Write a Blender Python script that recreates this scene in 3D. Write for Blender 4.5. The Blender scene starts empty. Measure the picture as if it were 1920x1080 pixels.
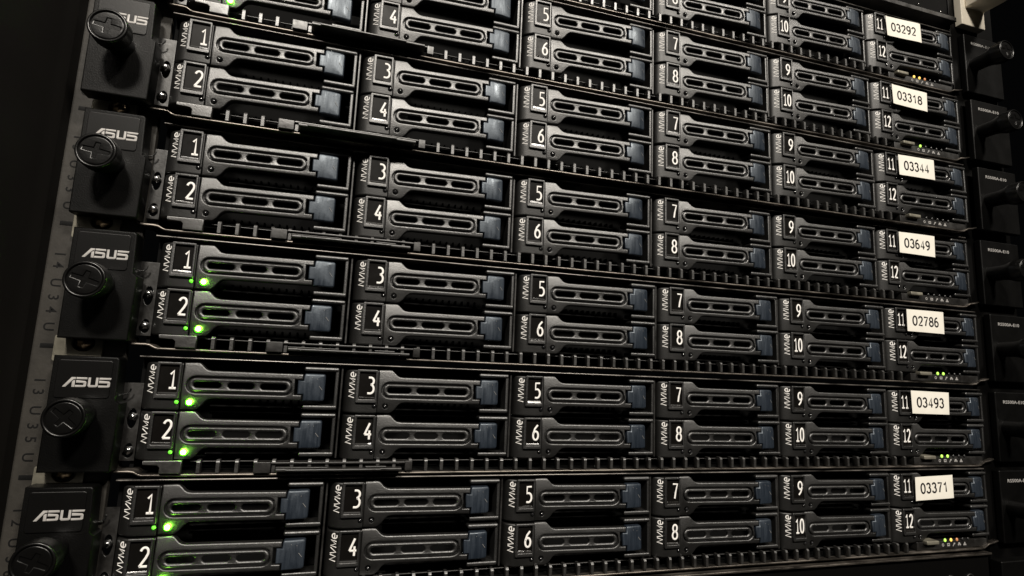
import bpy, bmesh, math, random
from mathutils import Vector, Matrix

random.seed(7)
MM = 0.001
scene = bpy.context.scene
C = scene.collection

# ------------------------------------------------------------------ camera
cam_d = bpy.data.cameras.new("camera")
cam = bpy.data.objects.new("camera", cam_d)
C.objects.link(cam)
_r, _d, _f = Vector((0.957583, -0.285188, 0.041269)), Vector((0.080104, 0.12588, -0.988806)), Vector((0.2768, 0.95017, 0.143385))
M = Matrix((( _r.x, -_d.x, -_f.x), (_r.y, -_d.y, -_f.y), (_r.z, -_d.z, -_f.z))).to_4x4()
M.translation = Vector((57.372, -232.623, 71.980)) * MM
cam.matrix_world = M
cam_d.sensor_width = 36.0
cam_d.lens = 1041.918 * 36.0 / 1920.0
cam_d.clip_start = 0.005
cam_d.clip_end = 30.0
scene.camera = cam

# ------------------------------------------------------------------ world and lamps
world = bpy.data.worlds.new("World")
scene.world = world
world.use_nodes = True
world.node_tree.nodes["Background"].inputs[0].default_value = (0.9, 0.95, 1.0, 1)
world.node_tree.nodes["Background"].inputs[1].default_value = 0.0012


def area_lamp(name, loc, target, sx, sy, power, col):
    d = bpy.data.lights.new(name, 'AREA')
    d.shape = 'RECTANGLE'
    d.size, d.size_y = sx, sy
    d.energy = power
    d.color = col
    o = bpy.data.objects.new(name, d)
    C.objects.link(o)
    o.location = loc
    o.rotation_euler = (Vector(target) - Vector(loc)).to_track_quat('-Z', 'Y').to_euler()
    return o


area_lamp("aisle_ceiling_lamp", (-0.21, -1.57, 1.52), (0.10, 0, 0.12), 0.30, 0.20, 46.0, (1.0, 0.93, 0.83))
area_lamp("aisle_ceiling_lamp", (1.02, -1.88, 1.80), (0.30, 0, 0.12), 0.30, 0.20, 51.0, (1.0, 0.93, 0.83))

scene.view_settings.view_transform = 'Standard'
scene.view_settings.look = 'None'
scene.view_settings.exposure = 0.0
scene.view_settings.gamma = 1.0
scene.view_settings.use_curve_mapping = False


# ------------------------------------------------------------------ materials
def material(name, col, rough, metal=0.0, spec=0.5, var=0.0, var_scale=60.0, bump=0.0, bump_scale=3000.0,
             rough_var=0.0, emit=None, strength=0.0, streak=None, ior=1.5, tint=None, piece_var=0.0):
    m = bpy.data.materials.new(name)
    m.use_nodes = True
    nt = m.node_tree
    b = nt.nodes["Principled BSDF"]
    b.inputs["Base Color"].default_value = (*col, 1)
    b.inputs["Roughness"].default_value = rough
    b.inputs["Metallic"].default_value = metal
    b.inputs["Specular IOR Level"].default_value = spec
    b.inputs["IOR"].default_value = ior
    if tint:
        b.inputs["Specular Tint"].default_value = (*tint, 1)
    tc = nt.nodes.new("ShaderNodeTexCoord")
    geo = nt.nodes.new("ShaderNodeNewGeometry")
    pos = geo.outputs["Position"]
    if var or rough_var:
        mp = nt.nodes.new("ShaderNodeMapping")
        if streak:
            mp.inputs["Scale"].default_value = streak
        nt.links.new(pos, mp.inputs["Vector"])
        n = nt.nodes.new("ShaderNodeTexNoise")
        n.inputs["Scale"].default_value = var_scale
        n.inputs["Detail"].default_value = 5
        n.inputs["Roughness"].default_value = 0.65
        nt.links.new(mp.outputs[0], n.inputs["Vector"])
        if var:
            r = nt.nodes.new("ShaderNodeValToRGB")
            r.color_ramp.elements[0].position = 0.3
            r.color_ramp.elements[1].position = 0.7
            r.color_ramp.elements[0].color = (*[c * (1 - var) for c in col], 1)
            r.color_ramp.elements[1].color = (*[min(1, c * (1 + var)) for c in col], 1)
            nt.links.new(n.outputs["Fac"], r.inputs[0])
            nt.links.new(r.outputs[0], b.inputs["Base Color"])
        if rough_var:
            mr = nt.nodes.new("ShaderNodeMapRange")
            mr.inputs[1].default_value = 0.3
            mr.inputs[2].default_value = 0.7
            mr.inputs[3].default_value = max(0.05, rough - rough_var)
            mr.inputs[4].default_value = min(1, rough + rough_var)
            nt.links.new(n.outputs["Fac"], mr.inputs[0])
            nt.links.new(mr.outputs[0], b.inputs["Roughness"])
    if piece_var:       # each piece a little glossier or duller than the next
        oi = nt.nodes.new("ShaderNodeObjectInfo")
        mr2 = nt.nodes.new("ShaderNodeMapRange")
        mr2.inputs[3].default_value = -piece_var
        mr2.inputs[4].default_value = piece_var
        ad = nt.nodes.new("ShaderNodeMath")
        nt.links.new(oi.outputs["Random"], mr2.inputs[0])
        nt.links.new(mr2.outputs[0], ad.inputs[0])
        if b.inputs["Roughness"].links:
            nt.links.new(b.inputs["Roughness"].links[0].from_socket, ad.inputs[1])
        else:
            ad.inputs[1].default_value = rough
        nt.links.new(ad.outputs[0], b.inputs["Roughness"])
    if bump:
        n2 = nt.nodes.new("ShaderNodeTexNoise")
        n2.inputs["Scale"].default_value = bump_scale
        n2.inputs["Detail"].default_value = 2
        nt.links.new(pos, n2.inputs["Vector"])
        bp = nt.nodes.new("ShaderNodeBump")
        bp.inputs["Strength"].default_value = bump
        bp.inputs["Distance"].default_value = 0.0002
        nt.links.new(n2.outputs["Fac"], bp.inputs["Height"])
        nt.links.new(bp.outputs[0], b.inputs["Normal"])
    if emit:
        b.inputs["Emission Color"].default_value = (*emit, 1)
        b.inputs["Emission Strength"].default_value = strength
    return m


M_PLASTIC = material("caddy_plastic", (0.0045, 0.0042, 0.0038), 0.425, var=0.25, var_scale=90, bump=0.42, bump_scale=3400, rough_var=0.05, ior=1.95, piece_var=0.025)
M_BEZEL = material("bezel_plastic", (0.0040, 0.0038, 0.0034), 0.47, var=0.25, var_scale=90, bump=0.25, bump_scale=2600, rough_var=0.04, ior=1.58)
M_WINDOW = material("window_film", (0.0045, 0.0040, 0.0035), 0.38, spec=0.13, rough_var=0.08, var_scale=200)
M_LATCH = material("latch_plastic", (0.0120, 0.0170, 0.0255), 0.45, ior=1.74, tint=(0.82, 0.91, 1.0), piece_var=0.05, var=0.2, var_scale=800, rough_var=0.13, streak=(1.0, 1.0, 0.08), bump=0.15, bump_scale=1500)
M_EAR = material("ear_plastic", (0.0010, 0.00095, 0.00085), 0.46, spec=0.20, var=0.2, var_scale=120, bump=0.3, bump_scale=2400, rough_var=0.04)
M_BADGE = material("badge_film", (0.0016, 0.0015, 0.0014), 0.36, spec=0.42, var=0.15, var_scale=120, bump=0.1, bump_scale=2400)
M_KNOB = material("knob_plastic", (0.0022, 0.0021, 0.0020), 0.30, spec=0.45, bump=0.15, bump_scale=1500)
M_CAVITY = material("cavity_black", (0.0018, 0.0018, 0.0018), 0.8, spec=0.1)
M_STEEL_BLACK = material("black_painted_steel", (0.009, 0.0082, 0.0074), 0.42, ior=1.8, var=0.3, var_scale=150, rough_var=0.12, bump=0.2, bump_scale=900)
M_VENT = material("vent_steel", (0.013, 0.012, 0.0108), 0.42, ior=2.15, var=0.3, var_scale=400, rough_var=0.06, bump=0.3, bump_scale=2500)
M_LIP = material("worn_steel_edge", (0.16, 0.142, 0.124), 0.36, metal=0.85, var=0.92, var_scale=140, rough_var=0.22, streak=(0.35, 1.0, 3.0), bump=0.2, bump_scale=700)
M_COVER = material("dark_steel_cover", (0.14, 0.13, 0.12), 0.34, metal=0.8, var=0.85, var_scale=150, rough_var=0.2, streak=(0.35, 1.0, 3.0))
M_ZINC = material("zinc_plate", (0.24, 0.225, 0.18), 0.45, metal=0.5, var=0.25, var_scale=200, rough_var=0.1)
M_SCREW = material("bright_screw", (0.55, 0.55, 0.55), 0.22, metal=1.0, rough_var=0.1, var_scale=600)
M_BRASS = material("brass_screw", (0.45, 0.34, 0.22), 0.28, metal=1.0)
M_BLACK = material("black_gloss_paint", (0.0016, 0.0015, 0.0014), 0.5, spec=0.12)
M_RAIL = material("rail_paint", (0.028, 0.0252, 0.0212), 0.58, var=0.25, var_scale=90, bump=0.4, bump_scale=500, spec=0.4)
M_PANEL = material("panel_paint", (0.0044, 0.0038, 0.0031), 0.6, var=0.2, var_scale=20, spec=0.22)
M_WHITE = material("white_print", (0.86, 0.84, 0.81), 0.6, spec=0.2)
M_SILVER = material("silver_print", (0.40, 0.385, 0.37), 0.5, metal=0.1)
M_GREYPRINT = material("grey_print", (0.32, 0.31, 0.30), 0.6, spec=0.2)
M_BLACKPRINT = material("black_print", (0.004, 0.004, 0.004), 0.6, spec=0.2)
M_PAPER = material("sticker_paper", (0.80, 0.77, 0.69), 0.62, spec=0.25, var=0.04, var_scale=120)
M_INK = material("sticker_ink", (0.012, 0.010, 0.011), 0.6, spec=0.2)
M_CREAM = material("cream_metal", (0.74, 0.68, 0.57), 0.5, var=0.12, var_scale=60, spec=0.4)
M_DOME = material("light_pipe_dome", (0.012, 0.012, 0.013), 0.10, ior=1.9)
M_CLEAR = material("clear_strip", (0.012, 0.011, 0.010), 0.24, ior=2.1, rough_var=0.1, var_scale=900)
M_GREEN = material("green_led_lit", (0.2, 0.8, 0.1), 0.3, emit=(0.30, 1.0, 0.06), strength=115.0)
M_GREEN_GLOW = material("green_glow", (0.05, 0.3, 0.02), 0.35, emit=(0.10, 0.70, 0.02), strength=0.38)  # bloom round a lit LED, put in as a glowing colour
M_GREEN_DIM = material("green_led_dim", (0.1, 0.5, 0.05), 0.4, emit=(0.18, 0.78, 0.04), strength=0.75)
M_LIME = material("lime_led_lit", (0.4, 0.8, 0.1), 0.3, emit=(0.50, 0.95, 0.12), strength=1.1)
M_AMBER = material("amber_led_lit", (0.8, 0.5, 0.1), 0.3, emit=(1.0, 0.66, 0.14), strength=1.1)
M_AMBER_DIM = material("amber_led_dim", (0.5, 0.2, 0.1), 0.3, emit=(0.8, 0.36, 0.12), strength=0.28)
M_LED_OFF = material("led_off", (0.02, 0.02, 0.02), 0.3)


# ------------------------------------------------------------------ helpers (all lengths in millimetres)
def link(name, mesh, parent=None, loc=(0, 0, 0), rot=None):
    o = bpy.data.objects.new(name, mesh)
    C.objects.link(o)
    if parent is not None:
        o.parent = parent
    o.location = Vector(loc) * MM
    if rot:
        o.rotation_euler = rot
    return o


def thing(name, label, cat, loc, group=None):
    o = bpy.data.objects.new(name, None)
    o.empty_display_size = 0.01
    C.objects.link(o)
    o.location = Vector(loc) * MM
    o["label"] = label
    o["category"] = cat
    if group:
        o["group"] = group
    return o


def finish(me, mat, angle=35):
    me.materials.clear()
    me.materials.append(mat)
    for p in me.polygons:
        p.use_smooth = True
    me.set_sharp_from_angle(angle=math.radians(angle))
    # area-weighted corner normals: large faces stay flat, only the rounded edges turn
    lim = math.cos(math.radians(max(angle, 50)))
    acc = [Vector((0, 0, 0)) for _ in me.vertices]
    for p in me.polygons:
        w = p.normal * p.area
        for vi in p.vertices:
            acc[vi] += w
    nrm = [None] * len(me.loops)
    for p in me.polygons:
        for li in p.loop_indices:
            n = acc[me.loops[li].vertex_index]
            n = n.normalized() if n.length > 1e-14 else p.normal
            nrm[li] = n if n.dot(p.normal) > lim else p.normal.copy()
    if nrm:
        me.normals_split_custom_set(nrm)
    return me


def bm_mesh(name, bm, mat, angle=35):
    bmesh.ops.recalc_face_normals(bm, faces=bm.faces)
    me = bpy.data.meshes.new(name)
    bm.to_mesh(me)
    bm.free()
    return finish(me, mat, angle)


def add_box(bm, x0, x1, y0, y1, z0, z1, bevel=0.0, seg=1):
    r = bmesh.ops.create_cube(bm, size=1.0)
    vs = r["verts"]
    for v in vs:
        v.co = Vector(((x0 + x1) / 2 + v.co.x * (x1 - x0), (y0 + y1) / 2 + v.co.y * (y1 - y0), (z0 + z1) / 2 + v.co.z * (z1 - z0))) * MM
    if bevel:
        es = list({e for v in vs for e in v.link_edges})
        bmesh.ops.bevel(bm, geom=es, offset=bevel * MM, segments=seg, profile=0.5, affect='EDGES', clamp_overlap=True)


def box_mesh(name, x0, x1, y0, y1, z0, z1, mat, bevel=0.0, seg=1):
    bm = bmesh.new()
    add_box(bm, x0, x1, y0, y1, z0, z1, bevel, seg)
    return bm_mesh(name, bm, mat)


def plate_mesh(name, loops, y_front, thick, mat, bevel=0.0, res=2):
    """Filled outline with holes (loops in x,z), its front at y_front, rounded edges."""
    cu = bpy.data.curves.new(name, 'CURVE')
    cu.dimensions = '2D'
    cu.fill_mode = 'BOTH'
    for pts in loops:
        sp = cu.splines.new('POLY')
        sp.points.add(len(pts) - 1)
        for i, (x, z) in enumerate(pts):
            sp.points[i].co = (x, z, 0, 1)
        sp.use_cyclic_u = True
    cu.extrude = max(0.001, thick / 2 - bevel)
    if bevel:
        cu.bevel_depth = bevel
        cu.bevel_resolution = res
        cu.offset = -bevel
    o = bpy.data.objects.new(name, cu)
    me = bpy.data.meshes.new_from_object(o)
    bpy.data.objects.remove(o)
    bpy.data.curves.remove(cu)
    for v in me.vertices:
        x, y, z = v.co
        v.co = Vector((x, -z + y_front + thick / 2, y)) * MM
    me.name = name
    bm = bmesh.new()
    bm.from_mesh(me)
    bmesh.ops.remove_doubles(bm, verts=bm.verts, dist=0.00002)
    bm.to_mesh(me)
    bm.free()
    return finish(me, mat)


def tube_mesh(name, lines, radius, y, mat, flat=0.25, res=1):
    """Flattened round strokes lying in the x,z plane at depth y."""
    cu = bpy.data.curves.new(name, 'CURVE')
    cu.dimensions = '3D'
    for pts in lines:
        sp = cu.splines.new('POLY')
        sp.points.add(len(pts) - 1)
        for i, (x, z) in enumerate(pts):
            sp.points[i].co = (x, z, 0, 1)
    cu.bevel_depth = radius
    cu.bevel_resolution = res
    cu.use_fill_caps = True
    o = bpy.data.objects.new(name, cu)
    me = bpy.data.meshes.new_from_object(o)
    bpy.data.objects.remove(o)
    bpy.data.curves.remove(cu)
    for v in me.vertices:
        a, b, c = v.co
        v.co = Vector((a, y - c * flat, b)) * MM
    me.name = name
    return finish(me, mat, 60)


def text_mesh(name, s, height, mat, depth=0.06, bold=0.0, shear=0.0, narrow=1.0, spacing=1.0):
    """Lettering standing in the x,z plane, centred on the origin, facing -y."""
    cu = bpy.data.curves.new(name, 'FONT')
    cu.body = s
    cu.size = 1.0
    cu.align_x = 'CENTER'
    cu.offset = bold
    cu.shear = shear
    cu.space_character = spacing
    cu.resolution_u = 3
    o = bpy.data.objects.new(name, cu)
    me = bpy.data.meshes.new_from_object(o)
    bpy.data.objects.remove(o)
    bpy.data.curves.remove(cu)
    xs = [v.co.x for v in me.vertices]
    ys = [v.co.y for v in me.vertices]
    cx, cy, h = (min(xs) + max(xs)) / 2, (min(ys) + max(ys)) / 2, max(ys) - min(ys)
    k = height / h
    for v in me.vertices:
        v.co = Vector(((v.co.x - cx) * k * narrow, 0, (v.co.y - cy) * k)) * MM
    bm = bmesh.new()
    bm.from_mesh(me)
    r = bmesh.ops.extrude_face_region(bm, geom=bm.faces[:])
    for g in r["geom"]:
        if isinstance(g, bmesh.types.BMVert):
            g.co.y -= depth * MM
    bm.to_mesh(me)
    bm.free()
    me.name = name
    return finish(me, mat)


def arc(cx, cz, r, a0, a1, n, rz=None):
    rz = r if rz is None else rz
    return [(cx + r * math.cos(math.radians(a0 + (a1 - a0) * i / n)), cz + rz * math.sin(math.radians(a0 + (a1 - a0) * i / n))) for i in range(n + 1)]


def obround(x0, x1, zc, r, n=8):
    return arc(x1 - r, zc, r, -90, 90, n) + arc(x0 + r, zc, r, 90, 270, n)


def rrect(x0, x1, z0, z1, r, n=3):
    return arc(x1 - r, z0 + r, r, -90, 0, n) + arc(x1 - r, z1 - r, r, 0, 90, n) + arc(x0 + r, z1 - r, r, 90, 180, n) + arc(x0 + r, z0 + r, r, 180, 270, n)


def lathe_mesh(name, prof, mat, n=28, knurl=None):
    """Profile [(radius, y)] turned round the y axis."""
    bm = bmesh.new()
    rings = []
    for i, (r, y) in enumerate(prof):
        ring = []
        for k in range(n):
            rr = r
            if knurl and i in knurl and k % 2:
                rr = r - knurl[i]
            a = 2 * math.pi * k / n
            ring.append(bm.verts.new(Vector((rr * math.cos(a), y, rr * math.sin(a))) * MM))
        rings.append(ring)
    for a, b in zip(rings, rings[1:]):
        for k in range(n):
            bm.faces.new((a[k], a[(k + 1) % n], b[(k + 1) % n], b[k]))
    for ring in (rings[0], rings[-1]):
        bm.faces.new(ring)
    return bm_mesh(name, bm, mat, 30)


def sweep_mesh(name, pts, thick, y0, y1, mat, bevel=0.2):
    """Sheet-metal strip following a line in x,z, from y0 to y1 deep."""
    up, lo = [], []
    for i, p in enumerate(pts):
        a = pts[max(0, i - 1)]
        b = pts[min(len(pts) - 1, i + 1)]
        d = Vector((b[0] - a[0], b[1] - a[1])).normalized()
        n = Vector((-d.y, d.x)) * (thick / 2)
        up.append((p[0] + n.x, p[1] + n.y))
        lo.append((p[0] - n.x, p[1] - n.y))
    return plate_mesh(name, [lo + up[::-1]], y0, y1 - y0, mat, bevel, 1)


# ------------------------------------------------------------------ drive caddy parts (shared meshes)
PITCH, ROW = 70.743, 17.816
W0, W1, WZ0, WZ1 = -9.3, -3.0, -4.0, 6.7      # number window


def bezel_mesh():
    bm = bmesh.new()
    # chamfered block: front face, then a ring of slopes, then straight sides going back
    x1, z0, z1 = -1.9, -9.7, 7.5
    # outline across x and depth: flat front, a face slanting back to the left, a rounded corner, the side
    prof = [(x1, 0.95), (-10.55, 0.95), (-13.45, 2.75), (-14.35, 3.6), (-14.8, 4.6), (-14.9, 6.0), (-14.9, 14.0)]
    rows = []
    for z, inset in ((z0, 0.7), (z0 + 0.25, 0.2), (z0 + 0.8, 0.0), (z1 - 0.7, 0.0), (z1 - 0.2, 0.2), (z1, 0.6)):
        rows.append([bm.verts.new(Vector((x + (inset * 0.6 if x < -12 else 0), y + inset, z)) * MM) for x, y in prof])
    for a, b in zip(rows, rows[1:]):
        for k in range(len(prof) - 1):
            bm.faces.new((a[k], a[k + 1], b[k + 1], b[k]))
    for row in (rows[0], rows[-1]):
        bk = bm.verts.new(Vector((x1, 14.0, row[0].co.z / MM)) * MM)
        bm.faces.new(row + [bk])
    return bm_mesh("bezel", bm, M_BEZEL, 24)


MESH_BEZEL = bezel_mesh()
MESH_FRAME = plate_mesh("label_frame", [rrect(-10.4, -2.25, -5.5, 7.7, 0.5), rrect(W0, W1, WZ0, WZ1, 0.25)], 0.0, 1.5, M_PLASTIC, 0.22, 1)


def window_mesh():
    bm = bmesh.new()
    e = 0.15
    prof = [(WZ1 + e, 0.88), (WZ0 + 1.05, 0.88), (WZ0 + 0.75, 0.85), (WZ0 + 0.5, 0.77), (WZ0 + 0.28, 0.65), (WZ0 + 0.1, 0.52), (WZ0 - 0.02, 0.4), (WZ0 - e, 0.25)]
    cols = [[bm.verts.new(Vector((x, y, z)) * MM) for z, y in prof] for x in (W0 - e, W1 + e)]
    for i in range(len(prof) - 1):
        bm.faces.new((cols[0][i], cols[1][i], cols[1][i + 1], cols[0][i + 1]))
    return bm_mesh("number_window", bm, M_WINDOW, 60)


MESH_WINDOW = window_mesh()
MESH_STRIP = plate_mesh("window_strip", [[(W0 + 0.1, -0.55), (W1 - 0.1, -0.6), (W1 - 0.15, 0.45), (W0 + 0.6, 0.55), (W0 + 0.1, 0.35)]], 0.0, 0.3, M_CLEAR, 0.06, 1)
# the word NVMe stands upright, reading bottom to top
_word = [[[(0, 0), (0.28, 1), (0.95, 0), (1.22, 1)], 1.35], [[(0.12, 1), (0.42, 0), (1.22, 1)], 1.3], [[(0, 0), (0.28, 1), (0.68, 0.12), (1.36, 1), (1.1, 0)], 1.62],
         [[(0.10, 0.42), (0.95, 0.42)] + [(0.50 + 0.48 * math.cos(t), 0.42 + 0.44 * math.sin(t)) for t in [0.2 + i * 0.5 for i in range(11)]], 0.95]]
_lines, _x = [], 0.0
for pts, w in _word:
    _lines.append([(_x + px, pz) for px, pz in pts])
    _x += w
_k = 9.9 / (_x - 0.05)
MESH_NVME = tube_mesh("lettering", [[(-10.95 - pz * 2.08, -3.6 + px * _k) for px, pz in ln] for ln in _lines], 0.215, 0.0, M_WHITE, 0.3, 1)
for v in MESH_NVME.vertices:
    v.co.y += (0.95 + (-10.55 - v.co.x / MM) * 1.80 / 2.90 - 0.04) * MM

# lever
LEVER = ([(-1.75, 7.65), (2.6, 7.85)] + [(3.6, 7.7), (4.4, 7.0), (5.6, 5.75), (6.6, 5.2), (8.0, 5.0)] +
         [(40.2, 4.95), (40.2, 2.85), (37.4, 2.85), (37.4, -3.05), (40.2, -3.05), (40.2, -5.1)] +
         [(9.4, -5.1), (7.8, -5.4), (6.6, -6.3), (5.2, -8.2), (4.0, -9.2), (3.2, -9.4), (-1.75, -9.4)])
DOT1, DOT2 = (-2.85, -6.7), (1.45, -6.7)
LEVER_TILT = math.radians(-2.6)      # the latch end of the lever stands a little prouder
MESH_LEVER = plate_mesh("lever", [LEVER, obround(-0.35, 36.9, -0.25, 3.15), arc(DOT2[0], DOT2[1], 0.95, 0, 345, 23)], 0.0, 3.0, M_PLASTIC, 0.45, 2)
MESH_SLOTS = plate_mesh("slot_insert", [obround(0.25, 36.3, -0.25, 2.55), obround(2.0, 11.45, -0.25, 1.10), obround(13.75, 22.95, -0.22, 1.12), obround(25.1, 34.5, -0.27, 1.11)], 0.0, 2.2, M_PLASTIC, 0.52, 0)
for v in MESH_SLOTS.vertices:      # flat slopes of about thirty degrees round every slot
    v.co.y = v.co.y * 0.56 + 0.05 * MM
MESH_GROOVE = plate_mesh("groove_floor", [obround(-0.9, 37.4, -0.25, 3.7), obround(1.2, 12.4, -0.25, 2.0), obround(12.8, 23.9, -0.21, 2.03), obround(24.2, 35.3, -0.29, 1.98)], 1.15, 0.5, M_PLASTIC)
for me in (MESH_LEVER, MESH_SLOTS, MESH_GROOVE):
    _bm = bmesh.new()
    _bm.from_mesh(me)
    for zc in (-8.0, -6.5, -5.0, -4.2, -3.4, -2.2, -1.0, 0.6, 1.8, 3.0, 3.8, 4.4, 5.6, 6.7):
        bmesh.ops.bisect_plane(_bm, geom=_bm.verts[:] + _bm.edges[:] + _bm.faces[:], plane_co=(0, 0, zc * MM), plane_no=(0, 0, 1))
    for v in _bm.verts:      # crowned front, leaning back at the top; the latch end stands prouder
        z = v.co.z / MM
        v.co.y += (0.9 + 0.0270 * z + 0.0115 * z * z) * MM - math.tan(-LEVER_TILT) * (v.co.x + 1.75 * MM)
    _bm.to_mesh(me)
    _bm.free()
    finish(me, M_PLASTIC, 20 if me is MESH_SLOTS else 40)
# latch: rounded tab with a tongue, its right edge rolling away
MESH_LATCH = plate_mesh("latch", [[(40.55, 4.55), (40.55, 2.5), (38.5, 2.5), (38.5, -2.75), (40.55, -2.75), (40.55, -5.2)] + arc(47.5, -4.3, 0.95, -90, 0, 4) + arc(47.5, 4.25, 0.95, 0, 90, 4) + [(41.0, 5.2)]], -1.05, 3.2, M_LATCH, 0.5, 2)
_bm = bmesh.new()
_bm.from_mesh(MESH_LATCH)
for xc in (42.0, 43.5, 45.0, 46.3):
    bmesh.ops.bisect_plane(_bm, geom=_bm.verts[:] + _bm.edges[:] + _bm.faces[:], plane_co=(xc * MM, 0, 0), plane_no=(1, 0, 0))
for v in _bm.verts:
    t = max(0.0, v.co.x / MM - 41.5)
    v.co.y += 0.020 * (v.co.z / MM) ** 2 * MM + 0.035 * (v.co.z / MM) * MM
    v.co.y += 0.022 * t * t * MM
_bm.to_mesh(MESH_LATCH)
_bm.free()
finish(MESH_LATCH, M_LATCH, 40)
MESH_SCRATCH = tube_mesh("scratch", [[(46.3, 0.6), (47.5, -0.9)], [(45.5, 3.4), (45.52, 3.1)], [(43.6, 3.9), (43.62, 3.6)]], 0.07, -0.35, M_GREYPRINT, 0.5)
for v in MESH_SCRATCH.vertices:
    t = max(0.0, v.co.x / MM - 41.5)
    v.co.y = (-1.05 + 0.022 * t * t) * MM + (v.co.y + 0.35 * MM)


def bracket_mesh():
    bm = bmesh.new()
    add_box(bm, 40.2, 53.4, 1.2, 9.0, 6.1, 7.9, 0.78, 3)
    add_box(bm, 52.0, 53.38, 1.7, 9.0, -8.1, 6.6, 0.3, 1)
    add_box(bm, 40.6, 53.36, 1.5, 9.0, -8.6, -6.9, 0.55, 2)
    return bm_mesh("side_bracket", bm, M_PLASTIC)


MESH_BRACKET = bracket_mesh()
# body of the caddy behind the lever, with a row of small vent recesses
MESH_BODY = box_mesh("caddy_body", -1.95, 51.9, 15.0, 40.0, -8.8, 7.0, M_CAVITY, 0.3)


def grille_mesh():
    bm = bmesh.new()
    for k in range(11):
        x = 9 + k * 2.9
        add_box(bm, x, x + 0.55, 12.2, 15.2, -8.2, -5.6, 0.0)
    add_box(bm, 6.5, 41.0, 9.8, 15.1, -8.9, -8.2, 0.15)
    add_box(bm, 6.5, 41.0, 10.0, 15.1, 6.2, 6.9, 0.15)
    return bm_mesh("grille", bm, M_CAVITY)


MESH_GRILLE = grille_mesh()


def dome_mesh(name, mat, r):
    bm = bmesh.new()
    bmesh.ops.create_uvsphere(bm, u_segments=12, v_segments=8, radius=r * MM)
    return bm_mesh(name, bm, mat)


MESH_DOT = {"off": dome_mesh("status_light", M_DOME, 0.72), "lit": dome_mesh("status_light", M_GREEN, 0.82), "dim": dome_mesh("status_light", M_GREEN_DIM, 0.72)}
MESH_RING = plate_mesh("hole_shade", [arc(0, 0, 0.98, 0, 345, 23), arc(0, 0, 0.5, 0, 345, 23)], 0, 0.5, M_CAVITY)  # flat black ring painting the shade of a hole that is not cut
MESH_GLOW = plate_mesh("glow_ring", [arc(0, 0, 1.55, 0, 345, 23), arc(0, 0, 0.5, 0, 345, 23)], 0, 0.5, M_GREEN_GLOW, 0.2, 1)  # added glowing ring, imitates the halo of light round a lit LED

# digits drawn as strokes, unit cell 1 wide 2.3 high
GLYPH = {
    "0": [[(0.5 + 0.5 * math.cos(t * math.pi / 10), 1.15 + 1.15 * math.copysign(abs(math.sin(t * math.pi / 10)) ** 0.85, math.sin(t * math.pi / 10))) for t in range(21)]],
    "1": [[(0.12, 1.82), (0.5, 2.3), (0.5, 0.0)], [(0.05, 0.0), (0.95, 0.0)]],
    "2": [arc(0.5, 1.72, 0.48, 165, -20, 8, 0.58) + [(0.7, 1.0), (0.05, 0.0)], [(0.02, 0.0), (1.0, 0.0)]],
    "3": [[(0.1, 2.3)] + arc(0.42, 1.78, 0.5, 80, -85, 8, 0.52), arc(0.42, 0.64, 0.56, 85, -85, 8, 0.64) + [(0.02, 0.02)]],
    "4": [[(0.72, 2.3), (0.0, 0.68)], [(0.0, 0.68), (1.02, 0.68)], [(0.72, 1.25), (0.72, 0.0)]],
    "5": [[(0.92, 2.3), (0.15, 2.3), (0.12, 1.3)] + arc(0.42, 0.68, 0.53, 105, -85, 10, 0.68) + [(0.05, 0.03)]],
    "6": [[(0.85, 2.3), (0.35, 1.75), (0.07, 1.0)] + arc(0.5, 0.66, 0.46, 175, 520, 14, 0.66)],
    "7": [[(0.05, 2.3), (0.98, 2.3), (0.62, 1.0), (0.45, 0.0)]],
    "8": [arc(0.5, 1.73, 0.42, 0, 360, 14, 0.55), arc(0.5, 0.6, 0.5, 0, 360, 14, 0.6)],
    "9": [arc(0.5, 1.62, 0.46, -5, 355, 14, 0.66) + [(0.93, 1.2), (0.62, 0.5), (0.15, 0.0)]],
}


SANS = dict(GLYPH)
SANS.update({
    "1": [[(0.12, 1.72), (0.45, 1.95), (0.62, 2.3), (0.62, 0.0)]],
    "2": [arc(0.5, 1.68, 0.46, 170, -15, 8, 0.6) + [(0.75, 1.05), (0.05, 0.02), (0.98, 0.02)]],
    "3": [arc(0.48, 1.74, 0.42, 160, -80, 10, 0.55), arc(0.48, 0.64, 0.48, 82, -165, 12, 0.63)],
    "4": [[(0.72, 0.0), (0.72, 2.25), (0.02, 0.62), (1.02, 0.62)]],
    "7": [[(0.02, 2.22), (0.98, 2.22), (0.55, 1.1), (0.36, 0.0)]],
    "6": [arc(0.5, 0.68, 0.46, 0, 360, 14, 0.68), arc(0.62, 1.15, 0.58, 190, 75, 8, 1.12)],
    "9": [arc(0.5, 1.62, 0.46, 0, 360, 14, 0.66), arc(0.38, 1.15, 0.58, 10, -105, 8, 1.12)],
})


def number_mesh(s):
    h, w = 6.3, 2.5
    if len(s) == 2:
        w = 1.95
    k = h / 2.3
    lines = []
    xr = -3.45
    x0 = xr - w if len(s) == 1 else xr - 2 * w - 0.75
    for i, ch in enumerate(s):
        for ln in GLYPH[ch]:
            lines.append([(x0 + i * (w + 0.75) + px * w, -1.75 + pz * k) for px, pz in ln])
    return tube_mesh("number", lines, 0.40, 0.84, M_WHITE, 0.3, 1)


MESH_NUM = {n: number_mesh(str(n)) for n in range(1, 13)}

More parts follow.
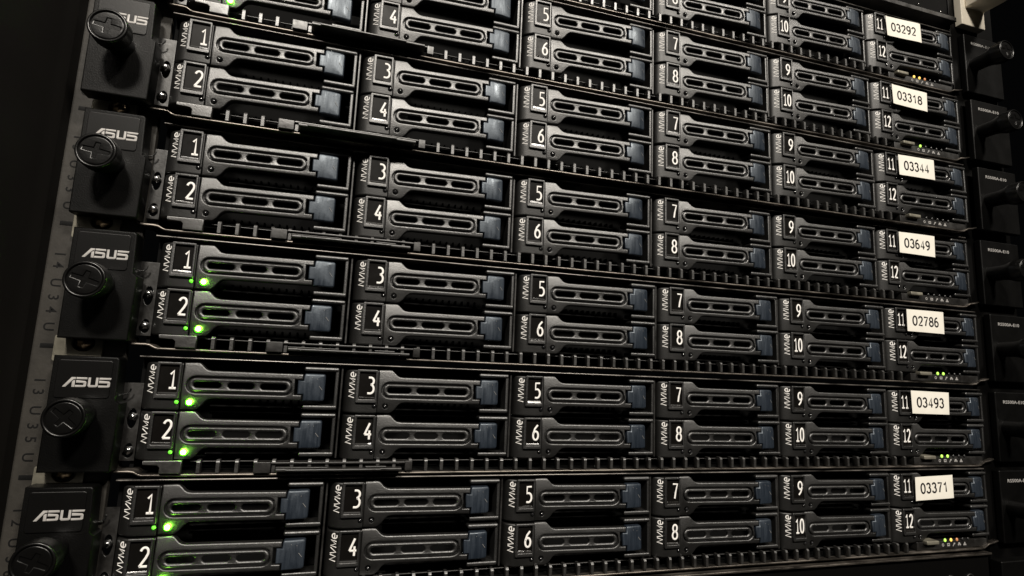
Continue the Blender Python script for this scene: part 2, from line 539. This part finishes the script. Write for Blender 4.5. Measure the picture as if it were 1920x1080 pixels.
# ------------------------------------------------------------------ server parts (shared meshes)
XL, XR = -16.6, 406.0
MESH_COVER = plate_mesh("top_cover", [[(XL, 26.85), (XR, 26.85), (XR, 27.55), (XL, 27.55)]], 1.2, 90.0, M_COVER, 0.3, 2)
LIP_LINE = [(-20.6, -10.6), (-20.7, -12.1), (-20.2, -13.0), (-19.0, -13.4), (-15.2, -13.3), (-13.6, -13.6), (-12.2, -14.4), (-11.0, -14.75), (398.0, -14.75), (401.0, -14.4), (404.5, -12.6), (408.0, -12.1), (411.5, -11.2)]
MESH_LIP = sweep_mesh("base_lip", LIP_LINE, 0.85, 0.3, 10.0, M_LIP, 0.3)
MESH_CHASSIS = None


def chassis_mesh():
    bm = bmesh.new()
    add_box(bm, XL, XR, 42.0, 240.0, -14.2, 26.7)                   # back of the bay
    add_box(bm, XL, XR, 3.0, 42.0, -14.4, -14.0)
    add_box(bm, -16.6, -15.3, 6.0, 42.0, -14.0, 26.7)
    add_box(bm, 404.6, 406.0, 2.0, 42.0, -14.0, 26.7)
    add_box(bm, -14.9, 404.4, 12.0, 42.0, -9.9, -9.4)               # shelf under the lower row
    return bm_mesh("chassis", bm, M_CAVITY)


MESH_CHASSIS = chassis_mesh()
_bm = bmesh.new()
_prof = [(0.0, -14.0), (0.0, -10.15), (0.12, -9.9), (0.62, -9.35), (3.2, -9.35), (3.2, -14.0)]
_a = [_bm.verts.new(Vector((-0.58, y, z)) * MM) for y, z in _prof]
_b = [_bm.verts.new(Vector((0.58, y, z)) * MM) for y, z in _prof]
_bm.faces.new(_a)
_bm.faces.new(_b)
for _i in range(6):
    _bm.faces.new((_a[_i], _a[(_i + 1) % 6], _b[(_i + 1) % 6], _b[_i]))
MESH_BAR = bm_mesh("vent_bar", _bm, M_VENT, 20)
MESH_DIVIDER = box_mesh("bay_divider", -0.35, 0.35, 3.0, 42.0, -9.3, 26.6, M_STEEL_BLACK, 0.1)
MESH_SHELF = box_mesh("vent_rail", 3.5, 352.0, 3.25, 4.2, -10.5, -10.15, M_STEEL_BLACK, 0.1)
MESH_TAB = plate_mesh("vent_tab", [[(-10.8, -9.5), (-10.8, -10.9), (-6.2, -11.1), (-5.4, -11.8), (-5.4, -14.0), (1.55, -14.0), (1.55, -9.5)]], -0.6, 2.0, M_VENT, 0.25, 1)


def tag_mesh():
    bm = bmesh.new()
    add_box(bm, 25.7, 31.6, -0.9, 3.0, -14.05, -10.1, 0.2)
    add_box(bm, 31.6, 81.4, -0.7, 3.0, -10.9, -10.15, 0.15)
    add_box(bm, 81.4, 84.3, -0.8, 3.0, -13.7, -9.9, 0.2)
    return bm_mesh("tag_housing", bm, M_STEEL_BLACK)


MESH_TAGH = tag_mesh()


def tray_mesh():
    bm = bmesh.new()
    add_box(bm, 33.5, 80.0, -2.6, 20.0, -13.4, -12.2, 0.25)
    add_box(bm, 37.0, 72.0, -3.2, -2.4, -13.2, -12.35, 0.2)
    add_box(bm, 66.0, 74.0, -2.2, 6.0, -12.15, -11.6, 0.15)
    add_box(bm, 33.5, 52.0, -2.3, 6.0, -12.15, -11.75, 0.12)
    return bm_mesh("tag_tray", bm, M_STEEL_BLACK)


MESH_TRAY = tray_mesh()
# left flange between ear and first drive: grey sheet with two oval cut-outs
MESH_FLANGE = plate_mesh("flange", [[(-20.6, -10.2), (-15.2, -10.2), (-15.2, 17.5), (-20.6, 17.5)], obround(-19.2, -16.4, 4.2, 1.4, 6)[::-1], obround(-19.2, -16.4, -7.2, 1.3, 6)[::-1]], 4.5, 1.2, M_STEEL_BLACK, 0.15, 1)


def oval(x, z, rx, rz, n=20):
    return [(x + rx * math.cos(2 * math.pi * i / n), z + rz * math.sin(2 * math.pi * i / n)) for i in range(n)]


MESH_FLANGE = plate_mesh("flange", [[(-21.5, -10.2), (-15.0, -10.2), (-15.0, 17.5), (-21.5, 17.5)], oval(-17.4, 4.8, 1.5, 3.6), oval(-17.2, -6.6, 1.5, 2.6)], 4.5, 1.2, M_STEEL_BLACK, 0.15, 1)
MESH_SCREWHEAD = lathe_mesh("screw", [(0.5, -1.5), (1.1, -1.3), (1.6, -0.5), (1.65, 0.4), (1.0, 0.5), (0.9, 5.0)], M_SCREW, 10, {1: 0.35, 2: 0.4})
MESH_HOOK = tube_mesh("hinge_hook", [[(-20.6, 13.4), (-19.2, 13.6), (-18.3, 14.6), (-18.1, 15.6)], [(-20.8, 9.6), (-19.4, 9.9)]], 0.3, 2.0, M_SCREW, 1.0)

EX0, EX1, EZ0, EZ1, EY = -40.3, -19.2, -12.6, 26.6, -5.0


def ear_mesh(name, x0, x1):
    bm = bmesh.new()
    add_box(bm, x0, x1, -1.2, 2.6, EZ0, EZ1, 0.7, 2)
    return bm_mesh(name, bm, M_EAR)


MESH_EAR = plate_mesh("ear", [[(-40.3, -12.5), (-19.0, -12.5), (-18.8, 10.6), (-20.2, 11.6), (-20.6, 25.6), (-21.4, 26.6), (-40.3, 26.6)]], EY, 7.6, M_EAR, 0.6, 2)
MESH_BADGE = plate_mesh("badge_plate", [rrect(-38.6, -22.3, 12.2, 25.2, 1.0)], EY - 0.3, 0.6, M_BADGE, 0.2, 1)
MESH_EAR_R = ear_mesh("ear", 414.0, 446.0)


def logo_mesh():
    h = 3.3
    P = []

    def quad(*pts):
        P.append([(x * h, z * h) for x, z in pts])

    quad((0.0, 0.0), (0.30, 0.0), (0.92, 0.78), (1.12, 0.78), (1.12, 1.0), (0.74, 1.0))      # A, left stroke and top
    quad((0.82, 0.0), (1.08, 0.0), (1.08, 0.68), (0.93, 0.68), (0.82, 0.54))                     # A, right leg
    quad((1.18, 0.80), (2.16, 0.80), (2.12, 1.0), (1.18, 1.0))                                    # S, top bar
    quad((1.18, 0.44), (1.18, 0.70), (2.00, 0.62), (2.10, 0.52), (2.10, 0.12), (1.98, 0.0), (1.12, 0.0), (1.12, 0.20), (1.86, 0.20), (1.86, 0.44))
    quad((2.24, 1.0), (2.46, 1.0), (2.46, 0.22), (2.92, 0.22), (2.92, 1.0), (3.14, 1.0), (3.14, 0.14), (3.00, 0.0), (2.36, 0.0), (2.24, 0.14))   # U
    quad((3.22, 0.80), (4.26, 0.80), (4.30, 1.0), (3.22, 1.0))                                    # S, top bar
    quad((3.22, 0.44), (3.22, 0.70), (4.12, 0.64), (4.24, 0.52), (4.24, 0.12), (4.12, 0.0), (3.20, 0.0), (3.20, 0.20), (4.00, 0.20), (4.00, 0.44))
    return plate_mesh("logo", P, EY - 0.37, 0.14, M_SILVER)


MESH_LOGO = logo_mesh()
for v in MESH_LOGO.vertices:
    v.co.x += -36.4 * MM
    v.co.z += 16.0 * MM


def knob_mesh():
    prof = [(4.2, 2.0), (4.4, -6.0), (4.9, -8.8), (5.9, -11.4), (6.3, -12.6), (6.3, -16.9), (6.15, -17.6), (5.8, -17.85), (5.3, -17.85), (5.2, -17.3), (5.0, -17.3)]
    return lathe_mesh("thumbscrew", prof, M_KNOB, 72, {4: 0.22, 5: 0.22})


MESH_KNOB = knob_mesh()


def cross_mesh():
    # cap disc with a cross-shaped recess cut into it
    w, L = 0.75, 3.9
    cross = [(w, w), (L, w * 0.8), (L, -w * 0.8), (w, -w), (w * 0.8, -L * 0.72), (-w * 0.8, -L * 0.72), (-w, -w), (-L, -w * 0.8), (-L, w * 0.8), (-w, w), (-w * 0.8, L * 0.72), (w * 0.8, L * 0.72)]
    return plate_mesh("cross_recess", [oval(0, 0, 5.05, 5.05, 32), cross], -17.6, 2.4, M_KNOB, 0.3, 1)


MESH_CROSS = cross_mesh()
MESH_MODEL = text_mesh("model_lettering", "RS500A-E10", 1.8, M_GREYPRINT, bold=0.012, narrow=1.42)

# indicator panel
MESH_PORT = None


def port_mesh():
    bm = bmesh.new()
    add_box(bm, 358.0, 366.6, -0.6, 8.0, -10.9, -8.95, 0.5, 2)
    return bm_mesh("release_button", bm, M_ZINC)


MESH_PORT = port_mesh()
MESH_PANELB = box_mesh("indicator_panel", 353.5, 404.4, 1.6, 10.0, -13.9, -9.9, M_STEEL_BLACK, 0.2)
LED_X = [373.3, 377.6, 381.9, 386.1, 390.2]
ICON_X = [371.7, 375.7, 379.6, 383.6, 387.6]


def icon_meshes():
    out = []
    n = "panel_icon"
    out.append(plate_mesh(n, [oval(0, 0, 0.8, 0.8, 12), oval(0, 0, 0.45, 0.45, 12)], 0, 0.1, M_GREYPRINT))
    out.append(plate_mesh(n, [[(-0.95, -0.75), (0.95, -0.75), (0.95, 0.75), (-0.95, 0.75)], [(-0.55, -0.15), (0.55, -0.15), (0.55, 0.3), (-0.55, 0.3)]], 0, 0.1, M_GREYPRINT))
    out.append(plate_mesh(n, [[(-0.9, -0.9), (-0.4, -0.95), (0.1, -0.1), (0.9, 0.2), (0.85, 0.9), (0.3, 0.6), (0.1, 0.9), (-0.25, 0.2)]], 0, 0.1, M_GREYPRINT))
    out.append(plate_mesh(n, [[(-1.1, -0.7), (-0.2, -0.7), (-0.2, -0.2), (0.2, -0.2), (0.2, -0.7), (1.1, -0.7), (1.1, 0.1), (0.5, 0.1), (0.5, 0.8), (-0.7, 0.8), (-0.7, 0.1), (-1.1, 0.1)]], 0, 0.1, M_GREYPRINT))
    out.append(plate_mesh(n, [[(-1.1, -0.8), (1.1, -0.8), (0.9, -0.1), (0.35, 0.1), (0.35, 0.85), (-0.35, 0.85), (-0.35, 0.1), (-0.9, -0.1)]], 0, 0.1, M_GREYPRINT))
    return out


MESH_ICON = icon_meshes()


def small_led(mat):
    bm = bmesh.new()
    bmesh.ops.create_uvsphere(bm, u_segments=10, v_segments=6, radius=0.8 * MM)
    for v in bm.verts:
        v.co.y *= 0.6
        v.co.z *= 1.1
    return bm_mesh("indicator_light", bm, mat)


MESH_LED = {"lime": small_led(M_LIME), "amber": small_led(M_AMBER), "dim": small_led(M_AMBER_DIM), "off": small_led(M_LED_OFF)}

# ------------------------------------------------------------------ the servers (offsets measured in the rack, mm)
OFF = {0: (0.0, 0.0, 0.0), 1: (2.13, 0.29, 43.62), 2: (2.28, -0.4, 88.58), 3: (-0.3, -0.08, 132.96), 4: (-1.49, -2.79, 177.24), 5: (-0.41, -1.25, 221.61), 6: (0.41, 0.32, 266.46)}
PLACE = {0: "bottommost server", 1: "second server from the bottom", 2: "third server from the bottom", 3: "middle server of seven",
         4: "third server from the top", 5: "second server from the top", 6: "topmost server"}
WORD = [None, "one", "two", "three", "four", "five", "six", "seven", "eight", "nine", "ten", "eleven", "twelve"]
TAG = {6: "03292", 5: "03318", 4: "03344", 3: "03649", 2: "02786", 1: "03493", 0: "03371"}
STICK = {6: [(-3.8, 5.9), (23.9, 6.8), (24.5, -5.5), (-3.0, -6.4)], 5: [(-3.5, 6.2), (24.3, 5.8), (23.8, -6.2), (-3.1, -5.7)],
         4: [(-2.9, 6.7), (25.0, 7.5), (25.0, -4.6), (-2.8, -5.2)], 3: [(-3.2, 6.5), (24.3, 6.8), (23.9, -5.6), (-3.3, -5.4)],
         2: [(-4.1, 7.1), (23.8, 7.2), (23.7, -5.2), (-4.1, -5.0)], 1: [(-3.7, 7.8), (24.2, 7.4), (23.7, -4.6), (-3.4, -4.4)],
         0: [(-2.7, 6.1), (24.5, 7.0), (24.5, -5.0), (-3.0, -5.9)]}
LEDS = {6: ["amber", "amber", "dim", "off", "off"], 5: ["lime", "off", "off", "off", "off"], 4: ["off"] * 5, 3: ["off"] * 5,
        2: ["lime", "lime", "off", "off", "off"], 1: ["lime", "lime", "off", "off", "off"], 0: ["lime", "amber", "dim", "off", "off"]}
VENT_X = [7.0 + 6.378 * k for k in range(54)]


def build_server(s):
    ox, oy, oz = OFF[s]
    rows = {6: "at the top of the picture", 0: "lowest of the tagged servers"}
    lab = "%s in the rack, black, its rightmost upper caddy tagged %s" % (PLACE[s], TAG[s])
    t = thing("server", lab, "server", (ox, oy, oz), "servers stacked in the rack")
    link("chassis", MESH_CHASSIS, t)
    link("top_cover", MESH_COVER, t)
    link("base_lip", MESH_LIP, t)
    link("flange", MESH_FLANGE, t)
    link("vent_rail", MESH_SHELF, t)
    for x in VENT_X:
        link("vent_bar", MESH_BAR, t, (x, random.uniform(-0.1, 0.1), 0))
    for c in range(5):
        link("bay_divider", MESH_DIVIDER, t, (54.55 + c * PITCH, 0, 0))
    link("vent_tab", MESH_TAB, t)
    link("tag_housing", MESH_TAGH, t)
    link("tag_tray", MESH_TRAY, t, (0, random.uniform(-0.5, 0.5) - (2.6 if s == 5 else 1.2 if s == 4 else 0.0), 0))
    for z in (5.4, -6.4):
        o = link("screw", MESH_SCREWHEAD, t, (-17.2 + random.uniform(-.3, .3), 4.2, z))
        o.rotation_euler = (0, random.uniform(0, 3), 0)
    link("hinge_hook", MESH_HOOK, t)
    e = link("ear", MESH_EAR, t)
    link("badge_plate", MESH_BADGE, e)
    link("logo", MESH_LOGO, e)
    k = link("thumbscrew", MESH_KNOB, t, (-29.6, -0.4, 6.75))
    c = link("cross_recess", MESH_CROSS, k)
    c.rotation_euler = (0, [0.4, 0.7, 0.3, 0.15, 0.12, 0.5, 0.9][s], 0)
    e = link("ear", MESH_EAR_R, t)
    link("model_lettering", MESH_MODEL, e, (428.6, -1.22, 21.0))
    k = link("thumbscrew", MESH_KNOB, t, (421.0, -1.8, 6.2))
    link("cross_recess", MESH_CROSS, k)
    p = link("indicator_panel", MESH_PANELB, t)
    link("release_button", MESH_PORT, t)
    for i in range(5):
        link("indicator_light", MESH_LED[LEDS[s][i]], p, (LED_X[i], 1.5, -9.5))
        link("panel_icon", MESH_ICON[i], p, (ICON_X[i], 1.5, -11.9))
    return t


# ------------------------------------------------------------------ drive caddies: one prototype per look, copied
def make_caddy():
    t = thing("drive_caddy", "", "drive caddy", (0, 0, 0), "drive caddies in the servers")
    link("caddy_body", MESH_BODY, t)
    link("grille", MESH_GRILLE, t)
    b = link("bezel", MESH_BEZEL, t)
    f = link("label_frame", MESH_FRAME, t)
    link("number_window", MESH_WINDOW, f)
    link("lettering", MESH_NVME, b)
    lv = link("lever", MESH_LEVER, t)
    link("slot_insert", MESH_SLOTS, lv)
    link("groove_floor", MESH_GROOVE, lv)
    la = link("latch", MESH_LATCH, t)
    link("scratch", MESH_SCRATCH, la)
    link("side_bracket", MESH_BRACKET, t)
    return t


def in_view(p):
    v = (M.inverted() @ (Vector(p) * MM))
    if v.z > -0.01:
        return False
    x = -v.x / v.z * 1041.9
    y = -v.y / v.z * 1041.9
    return abs(x) < 965 and abs(y) < 545


MESH_TAGTEXT = {}


def sticker(caddy, s):
    tl, tr, br, bl = STICK[s]
    nx, nz = 12, 3
    bm = bmesh.new()

    def pt(u, v):
        xa = tl[0] + (tr[0] - tl[0]) * u
        za = tl[1] + (tr[1] - tl[1]) * u
        xb = bl[0] + (br[0] - bl[0]) * u
        zb = bl[1] + (br[1] - bl[1]) * u
        x, z = xa + (xb - xa) * v, za + (zb - za) * v
        y = -1.15 + 0.9 * max(0, 0.12 - u) / 0.12 * 0.4 + 1.5 * max(0, u - 0.86) ** 2 * 10 + 0.12 * math.sin(5 * u + s)
        y -= (0.55 if u < 0.05 else 0)
        return x, y, z
    g = [[bm.verts.new(Vector(pt(i / nx, j / nz)) * MM) for j in range(nz + 1)] for i in range(nx + 1)]
    back = [[bm.verts.new(v.co + Vector((0, 0.12 * MM, 0))) for v in col] for col in g]
    for i in range(nx):
        for j in range(nz):
            bm.faces.new((g[i][j], g[i][j + 1], g[i + 1][j + 1], g[i + 1][j]))
            bm.faces.new((back[i][j], back[i + 1][j], back[i + 1][j + 1], back[i][j + 1]))
    for i in range(nx):
        bm.faces.new((g[i][0], g[i + 1][0], back[i + 1][0], back[i][0]))
        bm.faces.new((g[i][nz], back[i][nz], back[i + 1][nz], g[i + 1][nz]))
    for j in range(nz):
        bm.faces.new((g[0][j], back[0][j], back[0][j + 1], g[0][j + 1]))
        bm.faces.new((g[nx][j], g[nx][j + 1], back[nx][j + 1], back[nx][j]))
    st = link("asset_sticker", bm_mesh("asset_sticker", bm, M_PAPER, 40), caddy)
    lines, k, w = [], 4.9 / 2.3, 2.75
    for i, ch in enumerate(TAG[s]):
        for ln in SANS[ch]:
            lines.append([((i - 2) * 3.95 - w / 2 + px * w, (pz - 1.15) * k) for px, pz in ln])
    me = tube_mesh("sticker_digits", lines, 0.46, 0.0, M_INK, 0.12, 1)
    cx = sum(p[0] for p in STICK[s]) / 4 - 0.2
    cz = sum(p[1] for p in STICK[s]) / 4
    ang = math.atan2(tr[1] - tl[1] + br[1] - bl[1], tr[0] - tl[0] + br[0] - bl[0])
    for v in me.vertices:
        x, y, z = v.co / MM
        xx, zz = cx + x * math.cos(ang) - z * math.sin(ang), cz + x * math.sin(ang) + z * math.cos(ang)
        u = min(1, max(0, (xx - tl[0]) / (tr[0] - tl[0])))
        yy = pt(max(0.06, u), 0.5)[1] - 0.06
        v.co = Vector((xx, yy + y, zz)) * MM
    link("sticker_digits", me, st)


LIT = {(0, 0, 1), (0, 0, 0), (1, 0, 1), (1, 0, 0), (2, 0, 1), (2, 0, 0), (5, 0, 0), (5, 0, 1)}
for s in range(7):
    build_server(s)
    ox, oy, oz = OFF[s]
    for c in range(6):
        for a in (1, 0):                                  # 1 = upper row
            n = 2 * c + (1 if a else 2)
            loc = (ox + c * PITCH, oy, oz + a * ROW)
            if not any(in_view((loc[0] + dx, loc[1], loc[2] + dz)) for dx in (-15, 0, 20, 40, 53) for dz in (-9, 7)):
                continue
            t = make_caddy()
            t.location = (Vector(loc) + Vector((random.uniform(-.12, .12), random.uniform(-.2, .2), random.uniform(-.08, .08)))) * MM
            t.rotation_euler = (math.radians(random.uniform(-.5, .5)), 0, math.radians(random.uniform(-.35, .35)))
            lab = "black NVMe drive caddy numbered %s in the %s, tagged %s" % (WORD[n], PLACE[s], TAG[s])
            frame = [ch for ch in t.children if ch.name.startswith("label_frame")][0]
            lever = [ch for ch in t.children if ch.name.startswith("lever")][0]
            bez = [ch for ch in t.children if ch.name.startswith("bezel")][0]
            link("number", MESH_NUM[n], frame)
            st = link("window_strip", MESH_STRIP, frame, (0, 0.62, WZ0 + 0.62))
            st.rotation_euler = (math.radians(-random.uniform(4, 34)), 0, math.radians(random.uniform(-5, 5)))
            st.scale = (1, 1, random.choice((0.45, 0.7, 1.0)))
            lit = (s, c, a) in LIT
            o = link("status_light", MESH_DOT["dim" if lit else "off"], bez, (DOT1[0], 0.95, DOT1[1]))
            link("hole_shade", MESH_RING, bez, (DOT1[0], 0.92, DOT1[1]))
            o = link("status_light", MESH_DOT["lit" if lit else "off"], lever, (DOT2[0], 0.6 if lit else 0.95, DOT2[1]))
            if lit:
                link("glow_ring", MESH_GLOW, lever, (DOT2[0], 1.05, DOT2[1]))
                lab = "drive caddy numbered %s, glowing green light, in the %s, tagged %s" % (WORD[n], PLACE[s], TAG[s])
            if c == 5 and a == 1:
                lab = "drive caddy numbered eleven wearing white sticker %s, in the %s" % (TAG[s], PLACE[s])
                sticker(t, s)
            t["label"] = lab

# ------------------------------------------------------------------ the rack
rack = thing("server_rack", "dark steel rack with unit numbers down its left rail", "rack", (0, 60, -60))


def rack_link(name, me, loc=(0, 0, 0)):
    return link(name, me, rack, (loc[0], loc[1] - 60, loc[2] + 60))


rail = rack_link("mounting_rail", box_mesh("mounting_rail", -49.0, -19.5, 3.2, 6.0, -90, 380, M_RAIL, 0.3))
rack_link("mounting_rail", box_mesh("mounting_rail", 409.0, 447.0, 3.2, 6.0, -90, 380, M_BLACK, 0.3))


def side_mesh():
    bm = bmesh.new()
    vs = []
    for y, x in ((6.0, -48.2), (3.0, -48.2), (-2.0, -48.6), (-8.0, -50.5), (-160.0, -95.0), (-161, -120), (6.0, -120)):
        vs.append([bm.verts.new(Vector((x, y, z)) * MM) for z in (-90, 380)])
    for a, b in zip(vs, vs[1:] + vs[:1]):
        bm.faces.new((a[0], b[0], b[1], a[1]))
    bm.faces.new([v[0] for v in vs])
    bm.faces.new([v[1] for v in vs])
    return bm_mesh("side_post", bm, M_PANEL, 30)


rack_link("side_post", side_mesh())


def rail_text(ch, s, z, x=-44.3):
    me = text_mesh("unit_lettering", ch, 3.3, M_BLACKPRINT, depth=0.03, bold=0.012)
    o = link("unit_lettering", me, rail, (x, 3.17, OFF[s][2] + z))
    o.rotation_euler = (0, math.radians(90), 0)


for s, (a, b) in {4: ("16", "32"), 3: ("15", "33"), 2: ("14", "34"), 1: ("13", "35"), 0: ("12", "36"), 5: ("17", "31")}.items():
    for ch, z in zip(a + "U" + b + "U", (17.6, 13.6, 7.2, 1.9, -2.6, -8.6)):
        rail_text(ch, s, z)
    link("unit_mark", box_mesh("unit_mark", -46.0, -41.0, 3.12, 3.3, -0.8, 0.8, M_BLACKPRINT), rail, (0, 0, OFF[s][2] - 15.3))
    pl = link("rail_nut_plate", plate_mesh("rail_nut_plate", [rrect(-41.4, -26.5, -4.6, 4.6, 0.8), oval(-32.5, 2.2, 3.6, 3.0, 20)], 1.6, 1.2, M_ZINC, 0.2, 1), rail, (0, 0, OFF[s][2] - 16.0))
    link("rail_screw", MESH_SCREWHEAD, rail, (-32.5, 2.4, OFF[s][2] - 13.6), (0, 0.6 + s, 0)).data = lathe_mesh("rail_screw", [(0.6, -1.6), (2.0, -1.2), (2.6, -0.3), (2.6, 0.6)], M_BRASS, 12, {1: 0.5})

# ------------------------------------------------------------------ devices above and below
up = thing("network_device", "black rack device with grey lip and cream handle above the top server", "rack device", (0, 0, 300.0))
link("front_lip", plate_mesh("front_lip", [[(-16, 0.2), (410, 0.2), (410, 3.2), (-16, 3.2)]], -0.5, 40, M_STEEL_BLACK, 0.4, 2), up)
link("front_panel", box_mesh("front_panel", -16, 410, 4.0, 200, 3.2, 44, M_CAVITY), up)
for x, z in ((383.0, 8.2), (401.5, 7.2), (360.0, 9.0), (340.0, 8.6), (312.0, 8.4)):
    link("panel_screw", MESH_SCREWHEAD, up, (x, 3.6, z), None).scale = (0.55, 0.7, 0.55)


def handle_mesh():
    bm = bmesh.new()
    add_box(bm, 413.2, 433.5, -1.5, 3.0, -1.0, 40.0, 0.5, 2)
    add_box(bm, 416.6, 433.3, -42.0, -1.4, 10.6, 30.0, 0.8, 2)
    return bm_mesh("handle", bm, M_CREAM)


link("handle", handle_mesh(), up)

dn = thing("blanking_unit", "dark rack unit with pale worn top edge below the lowest server", "rack device", (0, 0, -61.0))
link("front_panel", box_mesh("front_panel", -18, 404, 1.2, 200, 0, 43.2, M_BLACK, 0.3), dn)
link("top_edge", plate_mesh("top_edge", [[(-18, 43.3), (404, 43.3), (404, 44.3), (-18, 44.3)]], -0.9, 60, M_LIP, 0.3, 2), dn)
link("ear", box_mesh("ear", 406, 446, -4, 2.5, 4, 40.5, M_EAR, 0.7, 2), dn)
link("ear", box_mesh("ear", -40.3, -19.2, -4, 2.5, 4, 40.5, M_EAR, 0.7, 2), dn)
for k in range(12):
    link("vent_hole_rim", plate_mesh("vent_hole_rim", [oval(0, 0, 3.0, 3.0, 16), oval(0, 0, 2.2, 2.2, 16)], 0.6, 0.8, M_STEEL_BLACK, 0.15, 1), dn, (396 - k * 7.0, 0, 26 + (k % 2) * 5))
